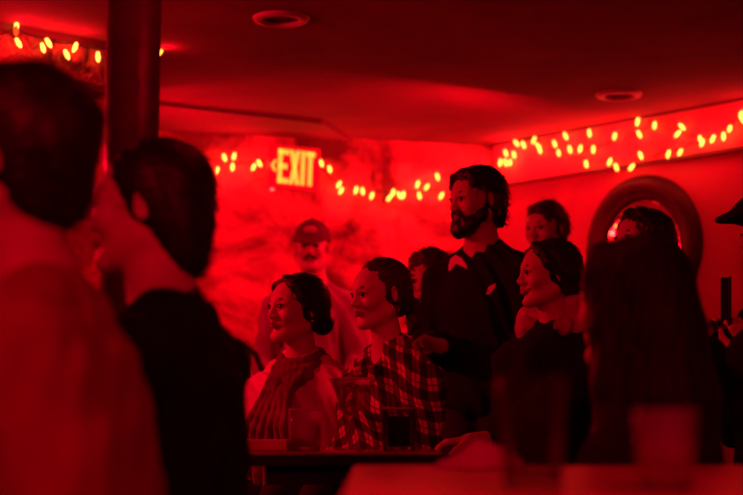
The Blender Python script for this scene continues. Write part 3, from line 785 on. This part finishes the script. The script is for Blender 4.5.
gp = at(350, 440, 3.93); g = empty('stemmed_glass', (gp.x, gp.y, TT)); tag(g, 'wide rimmed stemmed cocktail glass in the middle of the small table', 'glass')
MB().lathe([(0, .0005), (.036, .0005), (.036, .003), (.006, .010), (.0045, .03), (.0045, .075), (.010, .085), (.028, .105), (.034, .135), (.044, .160), (.056, .185),
            (.054, .185), (.042, .161), (.032, .136), (.026, .108), (.006, .090), (0, .089)], 40).build('glass', M_GLASS, g, True)
MB().lathe([(0, .0905), (.006, .0915), (.025, .109), (.031, .136), (.041, .161), (.046, .170), (0, .170)], 36).build('drink', M_CLEAR, g, True)
rim_glint(g, .055, .186, .0024)
# serving board at the left end of the table, resting on the top
gp = at(266, 440, 3.9)
mb = MB()
for i in range(4): mb.box((-.055, -.07, .002+i*.0068), (.055, .07, .0075+i*.0068), M=Matrix.Rotation(.04*(i-1.5), 4, 'Z'))
bx = MB().box((-.058, -.075, 0), (.058, .075, .028)); 
o = bx.build('wooden_serving_board', mat('board_wood', (.55, .32, .26), .4, noise=.3, nscale=10), None, bevel=.004); o.location = (gp.x, gp.y, TT+.0005); tag(o, 'thick pale serving board at the left end of the small table', 'board')
# folded napkin on near table
npnt = at(482, 466, 2.45)
f = Field([-.09, -.07, 0], [.09, .07, .06], .004); f.ell((0, 0, .0), (.075, .05, .028), .01); f.ell((.01, 0, .02), (.03, .035, .025), .02)
f.disp(lambda X, Y, Z: .004*np.sin(90*X+30*Y)+.003*np.sin(120*Y+40*X)); f.half(lambda X, Y, Z: .001-Z+0*X+0*Y)
o = f.build('napkin', mat('napkin_paper', (.5, .42, .40), .9)); o.location = (npnt.x, npnt.y, TT); tag(o, 'crumpled pale napkin on the blurred nearest table', 'napkin')

# ================================================================== PEOPLE
# two men close on the left
E1 = at(8, 158, 2.06).z
p1 = person(8, 158, 2.06, 88, 'nearest man at far left in a dull red t-shirt, seen from behind', head=(10, 0, 0), skin=SKIN, top=M_TEE, sleeve=.40, hair=('thick', HAIR_D, .005), fine=.005, bulk=.018, loose=.018, topname='t_shirt',
            arms={'L': ((.235, .13, E1-.50), (.17, -.08, E1-.60))}, seat=.46, lean=.09, wide=1.0)
p2 = person(146, 208, 2.70, 106, 'man in a black shirt with dark collar-length hair, second from the left', head=(-8, 0, 0), skin=SKIN2, top=M_BLACK, hair=('collar', HAIR_D, .0045), fine=.0045, bulk=.018, lean=.035, wide=1.0, scale=1.0)
# scarf woman
p3 = person(296, 309, 5.1, 30, 'seated woman in a pale jacket and draped scarf, dark hair in a low bun', fem=True, head=(22, -2, 0), skin=SKIN2, top=M_JACK, hair=('bun', HAIR_D, .003), fine=.0028, bulk=.030, wide=1.15, tuck=.05, topname='jacket', fold=1.6)
p4 = person(379, 294, 4.6, 52, 'seated woman in a plaid flannel shirt with hair pulled back', fem=True, head=(6, 5, 0), skin=SKIN2, top=M_PLAID, hair=('tied', HAIR_B, .003), fine=.0028, bulk=.026, topname='plaid_shirt', wide=1.06, lean=.04, scale=.9, tuck=.03, vneck=.17)
p5 = person(312, 247, 7.20, 8, 'man in a cap with a moustache, standing behind the two seated women', seated=False, head=(-4, 4, 0), top=M_GREY, hair=('crop', HAIR_D, .005), fine=.0045, smile=.4)
moustache(p5, HAIR_D); cap(p5, M_CAP)
E6 = at(476, 200, 5.42).z
p6 = person(476, 200, 5.42, 40, 'tall standing bearded man in a black sweatshirt with two pale print marks', seated=False, head=(20, 4, 0), skin=SKIN, top=M_BLACK, hair=('shag', HAIR_D, .003), fine=.003, bulk=.022, topname='sweatshirt', wide=1.0,
            arms={'R': ((-.235, .02, E6-.54), loc_of(476, 5.42, 40, at(441, 346, 5.22), 200)), 'L': ((.235, .03, E6-.56), (.225, .0, E6-.82))}, sleeve=.93, hands={'R': dict(d=(-.35, -.75, .15), n=(.5, .3, -.6), curl=(.5, .6, .5))})
beard(p6, HAIR_D)
p7 = person(545, 229, 6.6, 35, 'man with short wavy hair looking out from behind the profile woman', seated=False, head=(5, 3, 0), skin=SKIN2, top=M_GREY, hair=('short', HAIR_B, .004), fine=.0045)
p8 = person(548, 274, 4.66, 40, 'smiling woman in profile with swept-back dark hair and a pale hood over a black jacket', fem=True, head=(37, 0, 0), skin=SKIN, top=M_BLACK, hair=('bun', HAIR_D, .004), fine=.0035, smile=1, bulk=.03, topname='jacket', wide=1.1,
            sleeve=.56, scale=.9, seat=.57, arms={'R': ((-.19, .06, at(548, 274, 4.66).z/.9-.57), (-.10, -.08, at(548, 274, 4.66).z/.9-.66)), 'L': (loc_of(548, 4.66, 40, at(506, 440, 4.22), 274, .9), loc_of(548, 4.66, 40, at(470, 441, 4.16), 274, .9))}, hands={'L': dict(d=(-.5, -.8, -.05), n=(0, 0, -1))})
p9 = person(627, 306, 2.92, 128, 'woman seen from behind with long straight brown hair down her back', fem=True, head=(6, 0, 0), top=M_BLACK2, hair=('long', HAIR_D2, .005), fine=.0055, wide=.95)
p10 = person(640, 243, 5.4, 60, 'woman with long dark hair standing in front of the round mirror', fem=True, seated=False, head=(0, -8, 0), skin=SKIN2, top=M_HOOD, hair=('long_loose', HAIR_D, .005), fine=.005)
E11 = at(774, 236, 4.5).z
p11 = person(774, 236, 4.5, 80, 'person in dark clothes at the right edge, in a flat cap, holding up a phone', seated=False, head=(0, 0, 0), top=M_BLACK, hair=('crop', HAIR_D, .005), fine=.005, bulk=.045, hem=.5,
             arms={'R': ((-.24, -.02, E11-.55), (-.12, -.13, E11-.34)), 'L': ((.22, .02, E11-.55), (.14, -.14, E11-.36))},
             hands={'L': dict(d=(-.1, -.35, .85), n=(-1, .2, 0), curl=(.7, 1.0, .7), grip=1)})
p12 = person(428, 283, 6.0, 20, 'person with curly hair half hidden between the plaid shirt and the bearded man', seated=False, head=(0, 0, 0), top=M_GREY, hair=('curly', HAIR_B, .005), fine=.005, fem=True)
# --- extra clothing pieces
def neck_ring(I, name, m, r, th, dz, tiltf=.25, fine=.005, wav=.003, wid=1.0):
    z = I['z']; f = Field([-.22, -.2, z(-.36)], [.22, .27, z(-.08)], fine)
    n = 28; P = []
    for k in range(n+1):
        a = 2*PI*k/n; P.append((r*wid*math.cos(a), .04+r*math.sin(a), z(dz)+tiltf*r*math.sin(a)))
    for k in range(n): f.cone(P[k], P[k+1], th, th, .006)
    f.disp(lambda X, Y, Z: wav*np.sin(120*Z+25*np.arctan2(X, Y-.04))+0*X)
    return f.build(name, m, I['body'])
neck_ring(p1, 'collar', M_TEE, .062, .010, -.205, .35)
neck_ring(p2, 'collar', mat('inner_collar', (.5, .35, .32), .9), .062, .010, -.185, .35)
neck_ring(p6, 'collar', M_BLACK, .066, .012, -.205, .35)
# scarf with hanging tails
z = p3['z']; f = Field([-.25, -.26, z(-.66)], [.25, .25, z(-.12)], .0045)
for ring, (r, dz, th) in enumerate(((.064, -.165, .019), (.078, -.190, .022), (.090, -.218, .02))):
    n = 26; P = [(r*1.05*math.cos(2*PI*k/n), .035+r*math.sin(2*PI*k/n), z(dz)+.35*r*math.sin(2*PI*k/n)) for k in range(n+1)]
    for k in range(n): f.cone(P[k], P[k+1], th, th, .006)
for sx, top_, bot_ in ((-.062, -.050, -.150), (-.050, -.030, -.105), (-.040, -.012, -.060), (.030, .010, -.020), (.045, .022, .030), (.058, .040, .062)):
    f.chain([(sx, -.02, z(-.205)), (top_, -.100, z(-.28)), ((top_+bot_)/2, -.150, z(-.40)), (bot_, -.146 if abs(bot_) < .1 else -.115, z(-.52)), (bot_, -.14 if abs(bot_) < .1 else -.11, z(-.64))], [.020, .0155, .014, .0135, .011], .003)
f.disp(lambda X, Y, Z: .0010*np.sin(260*X+60*Z+30*Y))
f.build('scarf', M_SCARF, p3['body'])
def earring(I, side, hoop):
    Rh, th = I['hf']; p = Rh @ v3(side*.084, .010, -.044)+th
    mb = MB()
    if hoop: mb.tube([(0, .014*math.cos(a), -.014+.014*math.sin(a)) for a in [PI/2+2*PI*k/20 for k in range(21)]], .0013, 6)
    else: mb.lathe([(0, -.005), (.004, -.003), (.005, 0), (.004, .003), (0, .005)], 12)
    o = mb.build('earring', M_METAL, I['body'], True); o.location = Vector(tuple(map(float, p)))
earring(p3, 1, False); earring(p4, 1, True)
# plaid shirt collar
z = p4['z']; f = Field([-.16, -.17, z(-.40)], [.16, .2, z(-.13)], .005)
for s in (-1, 1):
    f.chain([(0, .105, z(-.185)), (s*.055, .075, z(-.19)), (s*.068, .01, z(-.215)), (s*.045, -.055, z(-.265)), (s*.055, -.085, z(-.31))], [.013, .015, .016, .018, .010], .008)
f.build('collar', M_PLAID, p4['body'])
# hood behind the neck of the profile woman
z = p8['z']; f = Field([-.24, -.16, z(-.40)], [.24, .32, z(-.04)], .006)
n = 24
for k in range(n):
    a0 = PI*(-.25+1.35*k/n); a1 = PI*(-.25+1.35*(k+1)/n)
    g_ = lambda a: (.100*math.cos(a), .03+.095*math.sin(a), z(-.185)+.045*max(0, math.sin(a)))
    t = .024+.066*max(0, math.sin(a0))**.7; f.cone(g_(a0), g_(a1), t, t, .02)
f.disp(lambda X, Y, Z: .005*np.sin(40*Z+16*np.arctan2(X, Y))+.003*np.sin(70*X+50*Y))
f.build('hood', M_HOOD, p8['body'])
# cap of the right edge person
hf = p11['hf']; c = hf[1]
f = Field(c-v3(.14, .22, .0), c+v3(.14, .18, .19), .005); f.ell((0, .012, .075), (.104, .132, .068), .01, fr=hf); f.ell((0, -.105, .060), (.080, .078, .020), .03, fr=hf, rot=Rm(pitch=.2))
f.build('flat_cap', M_BLACK, p11['body'])
# pale marks on the sweatshirt, laid on its surface
def surf_patch(I, garment, px, py, shape, m, name, rot=0):
    """small raised print on the garment where the given sight line meets it"""
    bpy.context.view_layer.update()
    g = [c_ for c_ in I['body'].children if c_.name.split('.')[0] == garment][0]; mw = g.matrix_world; inv = mw.inverted()
    V = []; n = len(shape)
    rings = 6
    pts = []
    cx = sum(p[0] for p in shape)/n; cy = sum(p[1] for p in shape)/n
    pts.append((cx, cy))
    for k in range(1, rings+1):
        for (x, y) in shape: pts.append((cx+(x-cx)*k/rings, cy+(y-cy)*k/rings))
    top_ = []; bot = []
    for (x, y) in pts:
        r = ray(px+x, py+y).normalized(); o_ = inv @ CAM; d_ = (inv.to_3x3() @ r).normalized()
        ok, loc, nrm, _ = g.ray_cast(o_, d_)
        if not ok: return None
        top_.append(loc+nrm*.003); bot.append(loc-nrm*.002)
    Fc = [(0, 1+i, 1+(i+1) % n) for i in range(n)]
    for k in range(rings-1):
        a = 1+k*n; b = 1+(k+1)*n
        for i in range(n): Fc.append((a+i, b+i, b+(i+1) % n, a+(i+1) % n))
    N = len(pts); Fc2 = [tuple(q+N for q in f_)[::-1] for f_ in Fc]; a = 1+(rings-1)*n
    side = [(a+i, a+N+i, a+N+(i+1) % n, a+(i+1) % n) for i in range(n)]
    return mk(name, top_+bot, Fc+Fc2+side, m, g)
surf_patch(p6, 'sweatshirt', 456, 262, [(-7, 4), (-5, -3), (0, -7), (6, -4), (11, 3), (12, 8), (6, 3), (0, 1), (-4, 8), (-7, 9)], M_PATCH, 'print_mark')
surf_patch(p6, 'sweatshirt', 491, 289, [(-5, 5), (-2, -2), (4, -6), (5, -3), (2, 2), (-2, 6)], M_PATCH, 'print_mark')
# phone in the hand of the right edge person
Rb = Rm(yaw=-math.radians(80)); w = p11['A']['L'][2]; pw = Rb @ (w+v3(-.045, -.06, .15)); pl = p11['floor']+Vector(tuple(map(float, pw)))
ph = empty('phone', pl); ph.rotation_euler = (0, .08, math.radians(-84)); tag(ph, 'dark phone held upright by the person at the right edge', 'phone')
MB().box((-.036, -.0045, -.075), (.036, .0045, .075)).build('phone_body', M_PHONE, ph, bevel=.003)
MB().box((-.033, -.0052, -.071), (.033, -.0040, .071)).build('screen', mat('screen_off', (.01, .01, .01), .08), ph)
# dark chair beyond the scarf woman
cp = at(249, 345, 6.4); ch_ = empty('spindle_chair', (cp.x, cp.y, 0), .5); tag(ch_, 'dark tall wooden chair beyond the scarf woman, at the foot of the rough wall', 'chair')
MB().box((-.19, -.19, .72), (.19, .19, .76)).build('seat', M_WOOD, ch_, bevel=.01)
for x, y in ((-.17, -.17), (.17, -.17), (-.17, .17), (.17, .17)): MB().tube([(x*.9, y*.9, .72), (x*1.1, y*1.1, 0)], .018).build('leg', M_WOOD, ch_, True)
mb = MB(); mb.tube([(-.17, .18, .76), (-.18, .21, 1.0), (-.13, .22, 1.12), (-.05, .23, 1.17), (.05, .23, 1.17), (.13, .22, 1.12), (.18, .21, 1.0), (.17, .18, .76)], .015)
for x in (-.09, 0, .09): mb.tube([(x, .18, .76), (x, .227, 1.155)], .012)
mb.build('backrest', M_WOOD, ch_, True)
names = ['the nearest man in red', 'the man in the black shirt', 'the woman in the scarf', 'the woman in plaid', 'the profile woman in the pale hood', 'the long-haired woman seen from behind']
for s, nm in zip(STOOLS, names): tag(s, 'round padded stool under '+nm, 'stool', 'stools under the seated guests')

# ================================================================== LIGHT
def area(loc, target, size, w, col=RED):
    d = bpy.data.lights.new('unseen_light', 'AREA'); d.energy = w; d.size = size; d.color = col; d.shape = 'DISK'
    o = bpy.data.objects.new('unseen_light', d); C.objects.link(o); o.location = loc
    o.rotation_euler = (Vector(target)-Vector(loc)).to_track_quat('-Z', 'Y').to_euler(); return o
area((-2.3, 5.0, 1.95), (.2, 4.7, 1.0), .3, 44)          # stage wash from the left
area((-1.3, .3, 2.1), (-.7, 2.2, 1.0), .4, 20)           # lamp over the nearest men
area((.7, -.1, 1.9), (.36, 1.8, .78), .25, 18)            # added light, unseen, brightening the nearest table
area((.1, 3.1, 2.3), (.0, 4.1, .8), .5, 4)  # added overhead fill over the middle of the room
area((.6, 6.9, 1.95), (-.2, 8.2, 1.6), .6, 22)           # added light strengthening the bulbs' glow over the far corner
area((-1.2, 6.9, 1.95), (-.6, 8.2, 1.6), .6, 9)  # second added light, for the left part of that wall
area((.2, -1.0, 1.9), (.2, 3.5, 1.2), .8, .3, (.35, 0, 1))   # added faint violet fill, unseen behind the camera
plight(Vector((-.95, 7.45, 2.12)), 6.5, .12)  # added point light brightening the underside of the dropped panel
w = bpy.data.worlds.new('world'); bpy.context.scene.world = w; w.use_nodes = True
w.node_tree.nodes['Background'].inputs[0].default_value = (.02, .0, .02, 1); w.node_tree.nodes['Background'].inputs[1].default_value = .1
# ------------------------------------------------------------------ camera
cd = bpy.data.cameras.new('camera'); co = bpy.data.objects.new('camera', cd); C.objects.link(co)
co.location = CAM; co.rotation_euler = (PI/2+PITCH, 0, 0); cd.sensor_width = 36; cd.lens = FPX/743*36; cd.clip_start = .05
cd.dof.use_dof = True; cd.dof.focus_distance = 4.6; cd.dof.aperture_fstop = 2.4
sc = bpy.context.scene; sc.camera = co
sc.view_settings.view_transform = 'Standard'; sc.view_settings.look = 'None'; sc.view_settings.exposure = 0; sc.view_settings.gamma = 1
sc.cycles.use_denoising = True; sc.cycles.max_bounces = 8; sc.cycles.sample_clamp_indirect = 4
try: sc.cycles.denoiser = 'OPENIMAGEDENOISE'
except Exception: pass
